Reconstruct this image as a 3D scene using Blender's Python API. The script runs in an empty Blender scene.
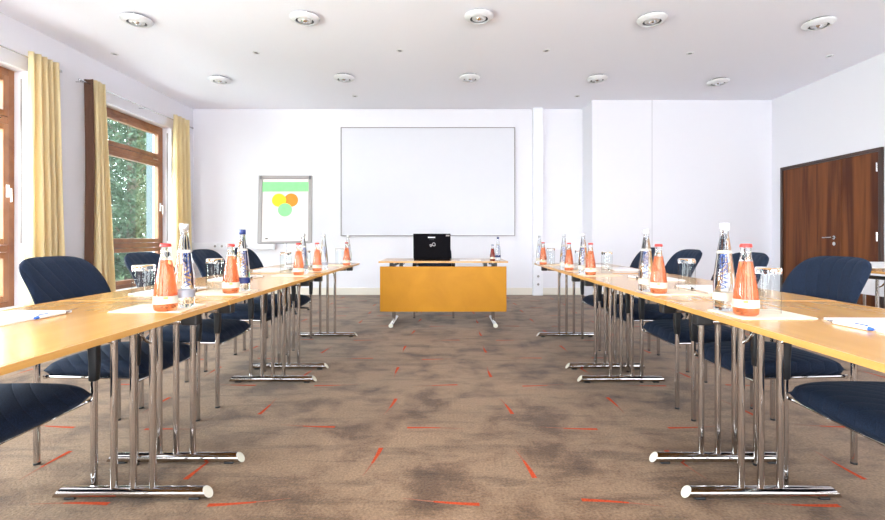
import bpy, bmesh, math, random
from mathutils import Vector, Matrix, Euler
PI = math.pi
S = bpy.context.scene
C = S.collection
random.seed(7)

# ------------------------------------------------------------ camera
FPX = 455.0
CAMH = 1.01
cam = bpy.data.cameras.new('camera')
cam.sensor_width = 36.0
cam.lens = FPX / 885.0 * 36.0
cam.shift_x = -0.0051
PITCH = math.radians(0.0)
cam.shift_y = -(22.5 - FPX * math.tan(PITCH)) / 885.0
cam.clip_start = 0.05
co = bpy.data.objects.new('camera', cam)
C.objects.link(co)
co.location = (0, 0, CAMH)
co.rotation_euler = (PI / 2 - PITCH, 0, 0)
S.camera = co

# ------------------------------------------------------------ world, exposure
W = bpy.data.worlds.new('world')
S.world = W
W.use_nodes = True
wn = W.node_tree
wn.nodes.clear()
wo = wn.nodes.new('ShaderNodeOutputWorld')
wb = wn.nodes.new('ShaderNodeBackground')
wb.inputs[0].default_value = (0.90, 0.95, 1.0, 1)
wb.inputs[1].default_value = 11.0
wn.links.new(wb.outputs[0], wo.inputs[0])
S.view_settings.view_transform = 'Standard'
S.view_settings.look = 'None'
S.view_settings.gamma = 1.0
S.view_settings.exposure = 0.45
S.view_settings.use_curve_mapping = False
S.cycles.use_denoising = True
S.cycles.max_bounces = 14
S.cycles.diffuse_bounces = 8
S.cycles.glossy_bounces = 5
S.cycles.transmission_bounces = 12
S.cycles.transparent_max_bounces = 12
S.cycles.sample_clamp_indirect = 6.0
S.cycles.caustics_refractive = True
S.cycles.caustics_reflective = False

# room dimensions (x to the right, y away from the camera, z up)
XL, XR, YB, YF, YR, ZC = -4.47, 5.34, 8.02, 7.48, -2.6, 3.27
WIN = [(5.73, 7.38), (3.20, 4.85), (0.67, 2.32), (-1.86, -0.21)]   # window openings in the left wall; last two unseen, added for light
WZ0, WZ1 = 0.26, 2.78
RWIN = [(-3.9, -1.3), (-0.6, 2.0), (2.6, 4.7)]                      # invented openings behind the camera, added for light


def area(name, loc, rot, sx, sy, power, color=(1, 1, 1), portal=False):
    l = bpy.data.lights.new(name, 'AREA')
    l.shape = 'RECTANGLE'
    l.size, l.size_y = sx, sy
    l.energy = power
    l.color = color
    l.cycles.is_portal = portal
    o = bpy.data.objects.new(name, l)
    C.objects.link(o)
    o.location = loc
    o.rotation_euler = rot
    return o


for y0, y1 in WIN[:2]:                  # daylight enters through these openings
    area('window_daylight', (XL - 0.31, (y0 + y1) / 2, (WZ0 + WZ1) / 2), (0, -PI / 2, 0), WZ1 - WZ0, y1 - y0, 1, portal=True)
for (y0, y1), pw in zip(WIN[2:], (620, 300)):   # added lamps at unseen windows, tilted up to brighten the ceiling
    area('window_daylight', (XL - 0.95, (y0 + y1) / 2, 0.95), (0, -PI / 2 - math.radians(32), 0), 2.4, y1 - y0, pw, (1.0, 0.98, 0.97))
for x0, x1 in RWIN:  # added fill lamps outside the invented rear openings, aimed upward
    area('window_daylight', ((x0 + x1) / 2, YR - 0.9, 1.0), (PI / 2 + math.radians(35), 0, 0), x1 - x0, 2.0, 26, (1.0, 0.98, 0.97))


# ------------------------------------------------------------ materials
def nm(name):
    m = bpy.data.materials.new(name)
    m.use_nodes = True
    return m, m.node_tree, m.node_tree.nodes['Principled BSDF']


def mat(name, col, rough=0.5, metal=0.0, trans=0.0, ior=1.45, spec=0.5, coat=0.0, sheen=0.0, bump=0.0, bscale=60.0, vary=0.0, vscale=4.0):
    m, t, b = nm(name)
    b.inputs['Base Color'].default_value = (*col, 1)
    b.inputs['Roughness'].default_value = rough
    b.inputs['Metallic'].default_value = metal
    b.inputs['Transmission Weight'].default_value = trans
    b.inputs['IOR'].default_value = ior
    b.inputs['Specular IOR Level'].default_value = spec
    b.inputs['Coat Weight'].default_value = coat
    b.inputs['Coat Roughness'].default_value = 0.06
    b.inputs['Sheen Weight'].default_value = sheen
    tc = t.nodes.new('ShaderNodeTexCoord')
    if vary > 0:
        n = t.nodes.new('ShaderNodeTexNoise')
        n.inputs['Scale'].default_value = vscale
        n.inputs['Detail'].default_value = 4
        r = t.nodes.new('ShaderNodeValToRGB')
        r.color_ramp.elements[0].position = 0.3
        r.color_ramp.elements[1].position = 0.7
        r.color_ramp.elements[0].color = (*[c * (1 - vary) for c in col], 1)
        r.color_ramp.elements[1].color = (*[min(1, c * (1 + vary)) for c in col], 1)
        t.links.new(tc.outputs['Object'], n.inputs['Vector'])
        t.links.new(n.outputs['Fac'], r.inputs['Fac'])
        t.links.new(r.outputs['Color'], b.inputs['Base Color'])
    if bump > 0:
        n = t.nodes.new('ShaderNodeTexNoise')
        n.inputs['Scale'].default_value = bscale
        n.inputs['Detail'].default_value = 3
        bp = t.nodes.new('ShaderNodeBump')
        bp.inputs['Strength'].default_value = bump
        bp.inputs['Distance'].default_value = 0.01
        t.links.new(tc.outputs['Object'], n.inputs['Vector'])
        t.links.new(n.outputs['Fac'], bp.inputs['Height'])
        t.links.new(bp.outputs['Normal'], b.inputs['Normal'])
    return m


def wood(name, dark, light, rough=0.25, scale=(1.5, 18, 18), coat=0.3, detail=5, contrast=(0.3, 0.7), spec=0.5):
    m, t, b = nm(name)
    tc = t.nodes.new('ShaderNodeTexCoord')
    mp = t.nodes.new('ShaderNodeMapping')
    mp.inputs['Scale'].default_value = scale
    n = t.nodes.new('ShaderNodeTexNoise')
    n.inputs['Scale'].default_value = 1.0
    n.inputs['Detail'].default_value = detail
    n.inputs['Distortion'].default_value = 0.6
    r = t.nodes.new('ShaderNodeValToRGB')
    r.color_ramp.elements[0].position, r.color_ramp.elements[1].position = contrast
    r.color_ramp.elements[0].color = (*dark, 1)
    r.color_ramp.elements[1].color = (*light, 1)
    t.links.new(tc.outputs['Object'], mp.inputs['Vector'])
    t.links.new(mp.outputs['Vector'], n.inputs['Vector'])
    t.links.new(n.outputs['Fac'], r.inputs['Fac'])
    t.links.new(r.outputs['Color'], b.inputs['Base Color'])
    b.inputs['Roughness'].default_value = rough
    b.inputs['Coat Weight'].default_value = coat
    b.inputs['Coat Roughness'].default_value = 0.12
    b.inputs['Specular IOR Level'].default_value = spec
    return m


def fabric_mat():
    """navy upholstery with woven bump and stitched quilting lines"""
    m, t, b = nm('navy_upholstery')
    tc = t.nodes.new('ShaderNodeTexCoord')
    n = t.nodes.new('ShaderNodeTexNoise')
    n.inputs['Scale'].default_value = 320
    n.inputs['Detail'].default_value = 2
    r = t.nodes.new('ShaderNodeValToRGB')
    r.color_ramp.elements[0].position = 0.35
    r.color_ramp.elements[1].position = 0.65
    r.color_ramp.elements[0].color = (0.0035, 0.0065, 0.017, 1)
    r.color_ramp.elements[1].color = (0.010, 0.020, 0.045, 1)
    t.links.new(tc.outputs['Object'], n.inputs['Vector'])
    t.links.new(n.outputs['Fac'], r.inputs['Fac'])
    t.links.new(r.outputs['Color'], b.inputs['Base Color'])
    w = t.nodes.new('ShaderNodeTexWave')
    w.wave_type = 'BANDS'
    w.bands_direction = 'DIAGONAL'
    w.inputs['Scale'].default_value = 9.5
    w.inputs['Distortion'].default_value = 0.0
    pw = t.nodes.new('ShaderNodeMath')
    pw.operation = 'POWER'
    pw.inputs[1].default_value = 0.18
    t.links.new(tc.outputs['Object'], w.inputs['Vector'])
    t.links.new(w.outputs['Fac'], pw.inputs[0])
    b1 = t.nodes.new('ShaderNodeBump')
    b1.inputs['Strength'].default_value = 0.35
    b1.inputs['Distance'].default_value = 0.012
    t.links.new(pw.outputs[0], b1.inputs['Height'])
    b2 = t.nodes.new('ShaderNodeBump')
    b2.inputs['Strength'].default_value = 0.25
    b2.inputs['Distance'].default_value = 0.002
    t.links.new(n.outputs['Fac'], b2.inputs['Height'])
    t.links.new(b1.outputs['Normal'], b2.inputs['Normal'])
    t.links.new(b2.outputs['Normal'], b.inputs['Normal'])
    b.inputs['Roughness'].default_value = 0.85
    b.inputs['Sheen Weight'].default_value = 0.03
    b.inputs['Sheen Roughness'].default_value = 0.5
    b.inputs['Sheen Tint'].default_value = (0.5, 0.7, 1, 1)
    b.inputs['Specular IOR Level'].default_value = 0.2
    return m


def carpet_mat():
    m, t, b = nm('carpet')
    tc = t.nodes.new('ShaderNodeTexCoord')
    L = t.links

    def noise(scale, detail=4, dist=0.0, vec=None):
        n = t.nodes.new('ShaderNodeTexNoise')
        n.inputs['Scale'].default_value = scale
        n.inputs['Detail'].default_value = detail
        n.inputs['Distortion'].default_value = dist
        n.inputs['Roughness'].default_value = 0.62
        L.new(vec or tc.outputs['Object'], n.inputs['Vector'])
        return n

    def ramp(src, stops):
        r = t.nodes.new('ShaderNodeValToRGB')
        e = r.color_ramp.elements
        e[0].position, e[0].color = stops[0][0], (*stops[0][1], 1)
        e[1].position, e[1].color = stops[-1][0], (*stops[-1][1], 1)
        for p, c in stops[1:-1]:
            x = e.new(p)
            x.color = (*c, 1)
        L.new(src, r.inputs['Fac'])
        return r

    def mul(a, c, f=1.0):
        x = t.nodes.new('ShaderNodeMix')
        x.data_type = 'RGBA'
        x.blend_type = 'MULTIPLY'
        x.inputs[0].default_value = f
        L.new(a, x.inputs[6])
        L.new(c, x.inputs[7])
        return x.outputs[2]

    base = ramp(noise(0.9, 5, 0.4).outputs['Fac'], [(0.3, (0.225, 0.136, 0.074)), (0.7, (0.335, 0.213, 0.125))])
    stain = ramp(noise(3.0, 8, 0.3).outputs['Fac'], [(0.36, (0.42, 0.36, 0.31)), (0.46, (0.80, 0.76, 0.73)), (0.54, (1, 1, 1))])
    crease = t.nodes.new('ShaderNodeMapping')
    crease.inputs['Scale'].default_value = (1.2, 5.5, 1)
    crease.inputs['Rotation'].default_value = (0, 0, 0.5)
    L.new(tc.outputs['Object'], crease.inputs['Vector'])
    cr = ramp(noise(2.0, 8, 0.4, crease.outputs['Vector']).outputs['Fac'], [(0.36, (0.55, 0.53, 0.51)), (0.50, (1, 1, 1))])
    fine = ramp(noise(95, 3).outputs['Fac'], [(0.35, (0.48, 0.46, 0.44)), (0.65, (1.0, 1.0, 1.0))])
    c = mul(base.outputs['Color'], stain.outputs['Color'])
    c = mul(c, cr.outputs['Color'], 0.8)
    c = mul(c, fine.outputs['Color'], 0.8)
    L.new(c, b.inputs['Base Color'])
    bp = t.nodes.new('ShaderNodeBump')
    bp.inputs['Strength'].default_value = 0.6
    bp.inputs['Distance'].default_value = 0.006
    L.new(noise(95, 3).outputs['Fac'], bp.inputs['Height'])
    L.new(bp.outputs['Normal'], b.inputs['Normal'])
    b.inputs['Roughness'].default_value = 0.9
    b.inputs['Sheen Weight'].default_value = 0.15
    b.inputs['Sheen Roughness'].default_value = 0.4
    b.inputs['Specular IOR Level'].default_value = 0.25
    return m


def curtain_mat(name, col, tr=0.35):
    m, t, b = nm(name)
    b.inputs['Base Color'].default_value = (*col, 1)
    b.inputs['Roughness'].default_value = 0.8
    b.inputs['Specular IOR Level'].default_value = 0.2
    tl = t.nodes.new('ShaderNodeBsdfTranslucent')
    tl.inputs['Color'].default_value = (*col, 1)
    mx = t.nodes.new('ShaderNodeMixShader')
    mx.inputs[0].default_value = tr
    out = t.nodes['Material Output']
    t.links.new(b.outputs[0], mx.inputs[1])
    t.links.new(tl.outputs[0], mx.inputs[2])
    t.links.new(mx.outputs[0], out.inputs['Surface'])
    return m


def pane_mat():
    m, t, b = nm('window_pane_glass')
    tr = t.nodes.new('ShaderNodeBsdfTransparent')
    tr.inputs['Color'].default_value = (0.90, 0.95, 0.94, 1)
    gl = t.nodes.new('ShaderNodeBsdfGlossy')
    gl.inputs['Roughness'].default_value = 0.02
    mx = t.nodes.new('ShaderNodeMixShader')
    mx.inputs[0].default_value = 0.05
    t.links.new(tr.outputs[0], mx.inputs[1])
    t.links.new(gl.outputs[0], mx.inputs[2])
    t.links.new(mx.outputs[0], t.nodes['Material Output'].inputs['Surface'])
    return m


def glass_mat(name, col=(1, 1, 1), ior=1.45, rough=0.0):
    return mat(name, col, rough, trans=1.0, ior=ior)


def thin_glass():
    m, t, b = nm('thin_clear_glass')
    tr = t.nodes.new('ShaderNodeBsdfTransparent')
    gl = t.nodes.new('ShaderNodeBsdfGlossy')
    gl.inputs['Roughness'].default_value = 0.02
    lw = t.nodes.new('ShaderNodeLayerWeight')
    lw.inputs['Blend'].default_value = 0.35
    r = t.nodes.new('ShaderNodeValToRGB')
    r.color_ramp.elements[0].position = 0.45
    r.color_ramp.elements[0].color = (0.95, 0.98, 0.98, 1)
    r.color_ramp.elements[1].position = 0.95
    r.color_ramp.elements[1].color = (0.50, 0.52, 0.54, 1)
    pw = t.nodes.new('ShaderNodeMath')
    pw.operation = 'POWER'
    pw.inputs[1].default_value = 4.0
    fr = t.nodes.new('ShaderNodeMath')
    fr.operation = 'MULTIPLY_ADD'
    fr.inputs[1].default_value = 0.6
    fr.inputs[2].default_value = 0.04
    t.links.new(lw.outputs['Facing'], pw.inputs[0])
    t.links.new(pw.outputs[0], fr.inputs[0])
    mx = t.nodes.new('ShaderNodeMixShader')
    t.links.new(lw.outputs['Facing'], r.inputs['Fac'])
    t.links.new(r.outputs['Color'], tr.inputs['Color'])
    t.links.new(fr.outputs[0], mx.inputs[0])
    t.links.new(tr.outputs[0], mx.inputs[1])
    t.links.new(gl.outputs[0], mx.inputs[2])
    t.links.new(mx.outputs[0], t.nodes['Material Output'].inputs['Surface'])
    return m


M = {}
M['thinglass'] = thin_glass()
M['wall'] = mat('wall_paint', (0.76, 0.75, 0.80), 0.9, spec=0.2, bump=0.05, bscale=180)
M['rearwall'] = mat('rear_wall_paint', (0.30, 0.25, 0.20), 0.8, vary=0.03)  # invented dark tone that cuts bounce and darkens reflections
M['ceiling'] = mat('ceiling_paint', (0.90, 0.90, 0.97), 0.95, spec=0.2)
M['trim'] = mat('trim_paint', (0.72, 0.67, 0.59), 0.6, vary=0.02)
M['duct'] = mat('duct_plastic', (0.80, 0.80, 0.84), 0.45, vary=0.01)
M['carpet'] = carpet_mat()
M['stroke'] = mat('carpet_stroke_orange', (0.42, 0.058, 0.02), 0.95, spec=0.1, vary=0.3, vscale=120)
M['stroke2'] = mat('carpet_stroke_faded', (0.27, 0.11, 0.07), 0.95, spec=0.1, vary=0.3, vscale=120)
M['maple'] = wood('maple_veneer', (0.58, 0.295, 0.070), (0.68, 0.37, 0.105), rough=0.24, scale=(14, 1.2, 14), coat=0.4)
M['edge'] = wood('maple_edge_band', (0.47, 0.235, 0.055), (0.58, 0.31, 0.09), rough=0.3, scale=(4, 2, 30), coat=0.3)
M['panelwood'] = wood('modesty_panel_veneer', (0.44, 0.185, 0.006), (0.54, 0.235, 0.010), rough=0.5, scale=(6, 3, 3), coat=0.0, spec=0.25)
M['mahogany'] = wood('mahogany_veneer', (0.070, 0.016, 0.004), (0.195, 0.062, 0.015), rough=0.5, scale=(5, 9, 0.5), coat=0.0, contrast=(0.36, 0.64), spec=0.25)
M['darkframe'] = wood('dark_door_frame', (0.03, 0.012, 0.008), (0.055, 0.02, 0.012), rough=0.4, scale=(8, 8, 1), coat=0.1)
M['winwood'] = wood('window_frame_wood', (0.21, 0.075, 0.028), (0.36, 0.15, 0.06), rough=0.35, scale=(4, 4, 4), coat=0.2)
M['chrome'] = mat('chrome', (0.56, 0.54, 0.53), 0.10, metal=1.0)
M['steel'] = mat('brushed_steel', (0.55, 0.55, 0.56), 0.25, metal=1.0, vary=0.05, vscale=40)
M['tubecap'] = mat('cut_tube_cap', (0.62, 0.60, 0.50), 0.4, vary=0.02)
M['black'] = mat('black_plastic', (0.012, 0.012, 0.014), 0.4, vary=0.2, vscale=30)
M['fabric'] = fabric_mat()
M['yellow'] = curtain_mat('yellow_curtain_cloth', (0.88, 0.77, 0.50), 0.45)
M['brown'] = curtain_mat('brown_curtain_lining', (0.115, 0.058, 0.038), 0.08)
M['pane'] = pane_mat()
M['board'] = mat('whiteboard_enamel', (0.67, 0.67, 0.72), 0.5, spec=0.3, vary=0.005)
M['alu'] = mat('grey_aluminium_frame', (0.27, 0.25, 0.245), 0.4, metal=0.0, vary=0.03)
M['paper'] = mat('white_paper', (0.72, 0.72, 0.75), 0.8, spec=0.2, vary=0.01)
M['cream'] = mat('cream_paper_napkin', (0.72, 0.63, 0.50), 0.9, spec=0.1, bump=0.1, bscale=300)
M['flip'] = mat('flipchart_paper', (0.62, 0.57, 0.55), 0.8, spec=0.2, vary=0.01)
M['green'] = mat('green_paint', (0.22, 0.74, 0.24), 0.8, vary=0.06, vscale=20)
M['yel'] = mat('yellow_paint', (0.86, 0.74, 0.02), 0.8, vary=0.04, vscale=20)
M['org'] = mat('orange_paint', (0.88, 0.22, 0.02), 0.8, vary=0.04, vscale=20)
M['clear'] = glass_mat('clear_glass', (0.97, 0.98, 0.98), 1.45)
M['water'] = glass_mat('water_in_clear_glass', (0.94, 0.97, 0.985), 1.36)
M['juice'] = mat('salmon_juice_in_glass', (0.88, 0.265, 0.105), 0.03, trans=0.8, ior=1.36)
M['juicedark'] = mat('dark_red_juice_in_glass', (0.22, 0.03, 0.02), 0.05, trans=0.4, ior=1.38)
M['redcap'] = mat('red_bottle_cap', (0.45, 0.03, 0.025), 0.35, vary=0.03)
M['silvercap'] = mat('silver_bottle_cap', (0.62, 0.62, 0.62), 0.3, metal=0.6, vary=0.03)
M['whitecap'] = mat('white_bottle_cap', (0.45, 0.45, 0.48), 0.35, vary=0.02)
M['navy'] = mat('navy_label', (0.015, 0.03, 0.14), 0.4, vary=0.05)
M['label'] = mat('cream_label', (0.55, 0.51, 0.43), 0.6, vary=0.02)
M['greylabel'] = mat('silver_grey_label', (0.34, 0.35, 0.40), 0.4, metal=0.2, vary=0.05)
M['blueprint'] = mat('blue_print', (0.02, 0.07, 0.30), 0.5, vary=0.03)
M['greenprint'] = mat('green_print', (0.25, 0.45, 0.08), 0.6, vary=0.03)
M['blue'] = mat('blue_pen_plastic', (0.02, 0.10, 0.45), 0.3, vary=0.03)
M['penwhite'] = mat('white_pen_plastic', (0.82, 0.83, 0.86), 0.25, vary=0.01)
M['laptop'] = mat('black_laptop_shell', (0.003, 0.0025, 0.004), 0.6, spec=0.06, vary=0.1, vscale=10)
M['logo'] = mat('silver_logo', (0.65, 0.65, 0.68), 0.3, metal=0.3, vary=0.02)
M['fixture'] = mat('ceiling_fixture_white', (0.72, 0.72, 0.74), 0.35, vary=0.01)
M['greyslot'] = mat('dark_slot', (0.10, 0.10, 0.11), 0.6, vary=0.1)
M['lens'] = mat('lamp_reflector', (0.85, 0.85, 0.86), 0.12, metal=0.9)
M['leafA'] = curtain_mat('leaf_mid_green', (0.078, 0.115, 0.075), 0.4)
M['leafB'] = curtain_mat('leaf_dark_green', (0.052, 0.085, 0.058), 0.4)
M['bark'] = mat('bark', (0.10, 0.075, 0.055), 0.9, vary=0.3, bump=0.5, bscale=20)
M['grass'] = mat('lawn_green', (0.09, 0.17, 0.05), 0.95, vary=0.3, vscale=3)
M['terrace'] = mat('pale_paving', (0.72, 0.71, 0.72), 0.8, vary=0.05, vscale=2)
M['concrete'] = mat('pale_render', (0.065, 0.085, 0.095), 0.8, vary=0.04)
M['cloth'] = mat('white_tablecloth', (0.82, 0.82, 0.86), 0.9, spec=0.2, vary=0.01)
M['seam'] = mat('wall_seam_shadow_gap', (0.55, 0.54, 0.58), 0.9, vary=0.02)  # thin grey strip drawing the seam in the wall


# ------------------------------------------------------------ mesh helpers
class MB:
    def __init__(self):
        self.v, self.f, self.mi = [], [], []

    def add(self, vs, fs, mi=0):
        o = len(self.v)
        self.v += [tuple(x) for x in vs]
        self.f += [tuple(i + o for i in f) for f in fs]
        self.mi += [mi] * len(fs)
        return self

    def box(self, x0, x1, y0, y1, z0, z1, mi=0, m=None):
        vs = [Vector(p) for p in ((x0, y0, z0), (x1, y0, z0), (x1, y1, z0), (x0, y1, z0), (x0, y0, z1), (x1, y0, z1), (x1, y1, z1), (x0, y1, z1))]
        if m:
            vs = [m @ p for p in vs]
        return self.add(vs, [(0, 3, 2, 1), (4, 5, 6, 7), (0, 1, 5, 4), (1, 2, 6, 5), (2, 3, 7, 6), (3, 0, 4, 7)], mi)

    def tube(self, pts, r, n=12, mi=0, cap=True):
        pts = [Vector(p) for p in pts]
        rs = r if isinstance(r, (list, tuple)) else [r] * len(pts)
        rings = []
        up = None
        for i, p in enumerate(pts):
            a = pts[max(0, i - 1)]
            b = pts[min(len(pts) - 1, i + 1)]
            d = (b - a).normalized()
            if up is None:
                up = d.orthogonal().normalized()
            else:
                up = (up - d * up.dot(d)).normalized()
            s = d.cross(up)
            rings.append([p + (up * math.cos(2 * PI * k / n) + s * math.sin(2 * PI * k / n)) * rs[i] for k in range(n)])
        vs = [q for ring in rings for q in ring]
        fs = []
        for i in range(len(pts) - 1):
            for k in range(n):
                k2 = (k + 1) % n
                fs.append((i * n + k, i * n + k2, (i + 1) * n + k2, (i + 1) * n + k))
        if cap:
            fs.append(tuple(range(n - 1, -1, -1)))
            fs.append(tuple((len(pts) - 1) * n + k for k in range(n)))
        return self.add(vs, fs, mi)

    def lathe(self, prof, n=28, c=(0, 0, 0), mi=0):
        vs, fs, idx = [], [], []
        for r, z in prof:
            if r < 1e-6:
                idx.append([len(vs)])
                vs.append((c[0], c[1], c[2] + z))
            else:
                idx.append(list(range(len(vs), len(vs) + n)))
                vs += [(c[0] + r * math.cos(2 * PI * k / n), c[1] + r * math.sin(2 * PI * k / n), c[2] + z) for k in range(n)]
        for a, b in zip(idx, idx[1:]):
            for k in range(n):
                k2 = (k + 1) % n
                if len(a) == 1 and len(b) > 1:
                    fs.append((a[0], b[k2], b[k]))
                elif len(b) == 1 and len(a) > 1:
                    fs.append((a[k], a[k2], b[0]))
                elif len(a) > 1:
                    fs.append((a[k], a[k2], b[k2], b[k]))
        return self.add(vs, fs, mi)

    def grid(self, fn, nu, nv, mi=0):
        vs = [fn(i / nu, j / nv) for j in range(nv + 1) for i in range(nu + 1)]
        fs = [(j * (nu + 1) + i, j * (nu + 1) + i + 1, (j + 1) * (nu + 1) + i + 1, (j + 1) * (nu + 1) + i) for j in range(nv) for i in range(nu)]
        return self.add(vs, fs, mi)

    def build(self, name, mats, parent=None, bevel=0.0, seg=2, smooth=False, recalc=True, merge=False, ang=40):
        me = bpy.data.meshes.new(name)
        me.from_pydata(self.v, [], self.f)
        if not isinstance(mats, (list, tuple)):
            mats = [mats]
        for m in mats:
            me.materials.append(m)
        for p, i in zip(me.polygons, self.mi):
            p.material_index = i
        bm = bmesh.new()
        bm.from_mesh(me)
        if merge:
            bmesh.ops.remove_doubles(bm, verts=bm.verts, dist=1e-5)
        if recalc:
            bmesh.ops.recalc_face_normals(bm, faces=bm.faces)
        if bevel > 0:
            es = [e for e in bm.edges if len(e.link_faces) == 2 and e.calc_face_angle(0) > 0.6]
            bmesh.ops.bevel(bm, geom=es, offset=bevel, segments=seg, affect='EDGES', profile=0.5)
        for f in bm.faces:
            f.smooth = smooth
        if smooth:
            for e in bm.edges:
                if len(e.link_faces) == 2 and e.calc_face_angle(0) > math.radians(ang):
                    e.smooth = False
        bm.to_mesh(me)
        bm.free()
        o = bpy.data.objects.new(name, me)
        C.objects.link(o)
        if parent:
            o.parent = parent
        return o


def thing(name, label, cat, loc=(0, 0, 0), rz=0, group=None, rx=0):
    o = bpy.data.objects.new(name, None)
    C.objects.link(o)
    o.empty_display_size = 0.1
    o.location = loc
    o.rotation_euler = (rx, 0, rz)
    return tag(o, label, cat, group)


def tag(o, label, cat, group=None):
    o['label'] = label
    o['category'] = cat
    if group:
        o['group'] = group
    return o


def struct(o):
    o['kind'] = 'structure'
    return o


def dup(root, loc, rz, label, group=None):
    r = root.copy()
    C.objects.link(r)
    r.location = loc
    r.rotation_euler = (root.rotation_euler[0], 0, rz)
    r['label'] = label
    if group:
        r['group'] = group
    for ch in root.children:
        c = ch.copy()
        C.objects.link(c)
        c.parent = r
        for g in ch.children:
            d = g.copy()
            C.objects.link(d)
            d.parent = c
    return r


# ------------------------------------------------------------ room shell
fl = MB().box(XL - 0.3, XR + 0.2, YR - 0.3, YB + 0.3, -0.1, 0)


def stroke(cx, cy, ang, length, w, bend, mi=1):
    """one tapered curved mark woven into the carpet"""
    n = 12
    vs = []
    ca, sa = math.cos(ang), math.sin(ang)
    for i in range(n + 1):
        t = i / n
        x = (t - 0.5) * length
        y = bend * (t * t - 0.3)
        hw = w * (1 - t) ** 1.1 * 0.5 + 0.0012
        for s in (1, -1):
            yy = y + s * hw
            vs.append((cx + x * ca - yy * sa, cy + x * sa + yy * ca, 0.0012))
    k = int(n * 0.62)
    fs = [(2 * i, 2 * i + 1, 2 * i + 3, 2 * i + 2) for i in range(k)]
    fl.add(vs, fs, mi)
    fl.add(vs, [(2 * i, 2 * i + 1, 2 * i + 3, 2 * i + 2) for i in range(k, n)], 2)


rs = random.Random(3)
for i in range(-6, 8):
    for j in range(-1, 9):
        y = 2.04 + 0.69 * j
        if y < 1.2 or y > 7.8:
            continue
        x = -0.36 + 0.70 * i
        if -4.3 < x < 5.1:
            lean = 0.10 if i > 0 else -0.08
            stroke(x + rs.uniform(-.03, .03), y + rs.uniform(-.02, .02), PI / 2 + PI + lean if i % 2 == 0 else PI / 2 + lean,
                   0.26, 0.020, rs.choice((-1, 1)) * 0.02)
        x = -0.05 + 0.70 * i
        yy = y - 0.315
        if -4.3 < x < 5.1:
            stroke(x + rs.uniform(-.03, .03), yy + rs.uniform(-.02, .02), (0 if (i + j) % 2 else PI) + rs.uniform(-.08, .08),
                   0.30, 0.018, rs.choice((-1, 1)) * 0.025)
struct(fl.build('floor', [M['carpet'], M['stroke'], M['stroke2']], recalc=False))
struct(MB().box(XL - 0.3, XR + 0.2, YR - 0.3, YB + 0.3, ZC, ZC + 0.15).build('ceiling', M['ceiling']))
# back wall with the projecting block on the right
bw = MB()
bw.box(XL - 0.3, 2.39, YB, YB + 0.3, 0, ZC)
struct(bw.build('wall_back', M['wall']))
struct(MB().box(2.39, XR, YF, YB + 0.3, 0, ZC).build('wall_back_right', M['wall']))
# right wall with the double door recess
DY0, DY1, DZ = 5.56, 7.255, 2.12
rw = MB()
rw.box(XR, XR + 0.2, YR, DY0, 0, ZC)
rw.box(XR, XR + 0.2, DY1, YF, 0, ZC)
rw.box(XR, XR + 0.2, DY0, DY1, DZ, ZC)
struct(rw.build('wall_right', M['wall']))
# left wall with openings
lw = MB()
ys = sorted(WIN)
edges = [YR] + [v for w in ys for v in w] + [YB]
for k in range(0, len(edges), 2):
    lw.box(XL - 0.3, XL, edges[k], edges[k + 1], 0, ZC)
for y0, y1 in ys:
    lw.box(XL - 0.3, XL, y0, y1, 0, WZ0)
    lw.box(XL - 0.3, XL, y0, y1, WZ1, ZC)
struct(lw.build('wall_left', M['wall']))
# invented wall behind the camera, its openings added to let in light
re = MB()
ex = [XL - 0.3] + [v for w in RWIN for v in w] + [XR + 0.2]
for k in range(0, len(ex), 2):
    re.box(ex[k], ex[k + 1], YR - 0.3, YR, 0, ZC)
for x0, x1 in RWIN:
    re.box(x0, x1, YR - 0.3, YR, 0, 0.45)
    re.box(x0, x1, YR - 0.3, YR, 2.75, ZC)
struct(re.build('wall_rear', M['rearwall']))

# baseboards
struct(MB().box(XL, 1.5, YB - 0.018, YB, 0, 0.125).build('baseboard_back', M['trim'], bevel=0.004))
struct(MB().box(1.67, 2.39, YB - 0.018, YB, 0, 0.125).build('baseboard_back_niche', M['trim'], bevel=0.004))
struct(MB().box(2.39, XR, YF - 0.018, YF, 0, 0.125).build('baseboard_back_right', M['trim'], bevel=0.004))
struct(MB().box(XR - 0.018, XR, YR, DY0 - 0.05, 0, 0.125).build('baseboard_right', M['trim'], bevel=0.004))
struct(MB().box(XL, XL + 0.018, YR, YB - 0.02, 0, 0.125).build('baseboard_left', M['trim'], bevel=0.004))

# vertical service column and horizontal trunking on the back wall
o = struct(MB().box(1.50, 1.67, YB - 0.10, YB, 0, ZC).build('trim_1', M['duct'], bevel=0.004))
o = struct(MB().box(1.67, 2.39, YB - 0.06, YB, 0.79, 0.905).box(1.67, 2.39, YB - 0.066, YB - 0.06, 0.835, 0.86).build('trim_2', M['duct'], bevel=0.003))
o = struct(MB().box(XL, -3.02, YB - 0.06, YB, 0.80, 0.915).box(XL, -3.02, YB - 0.066, YB - 0.06, 0.845, 0.87).build('trim_3', M['duct'], bevel=0.003))
o = struct(MB().box(3.365, 3.375, YF - 0.003, YF, 0.13, ZC).build('trim_4', M['seam']))

# wall sockets
def socket_plate(loc, rz, label, group=None):
    t = thing('wall_socket', label, 'socket', loc, rz, group)
    MB().box(-0.04, 0.04, -0.012, 0, -0.04, 0.04).build('cover_plate', M['duct'], t, bevel=0.004)
    MB().lathe([(0.0, 0), (0.021, 0), (0.021, 0.002), (0, 0.002)], 20).build('socket_well', M['alu'], t)
    w = [c for c in t.children if c.name.startswith('socket_well')][0]
    w.rotation_euler = (PI / 2, 0, 0)
    w.location = (0, -0.012, 0)
    return t


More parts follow.
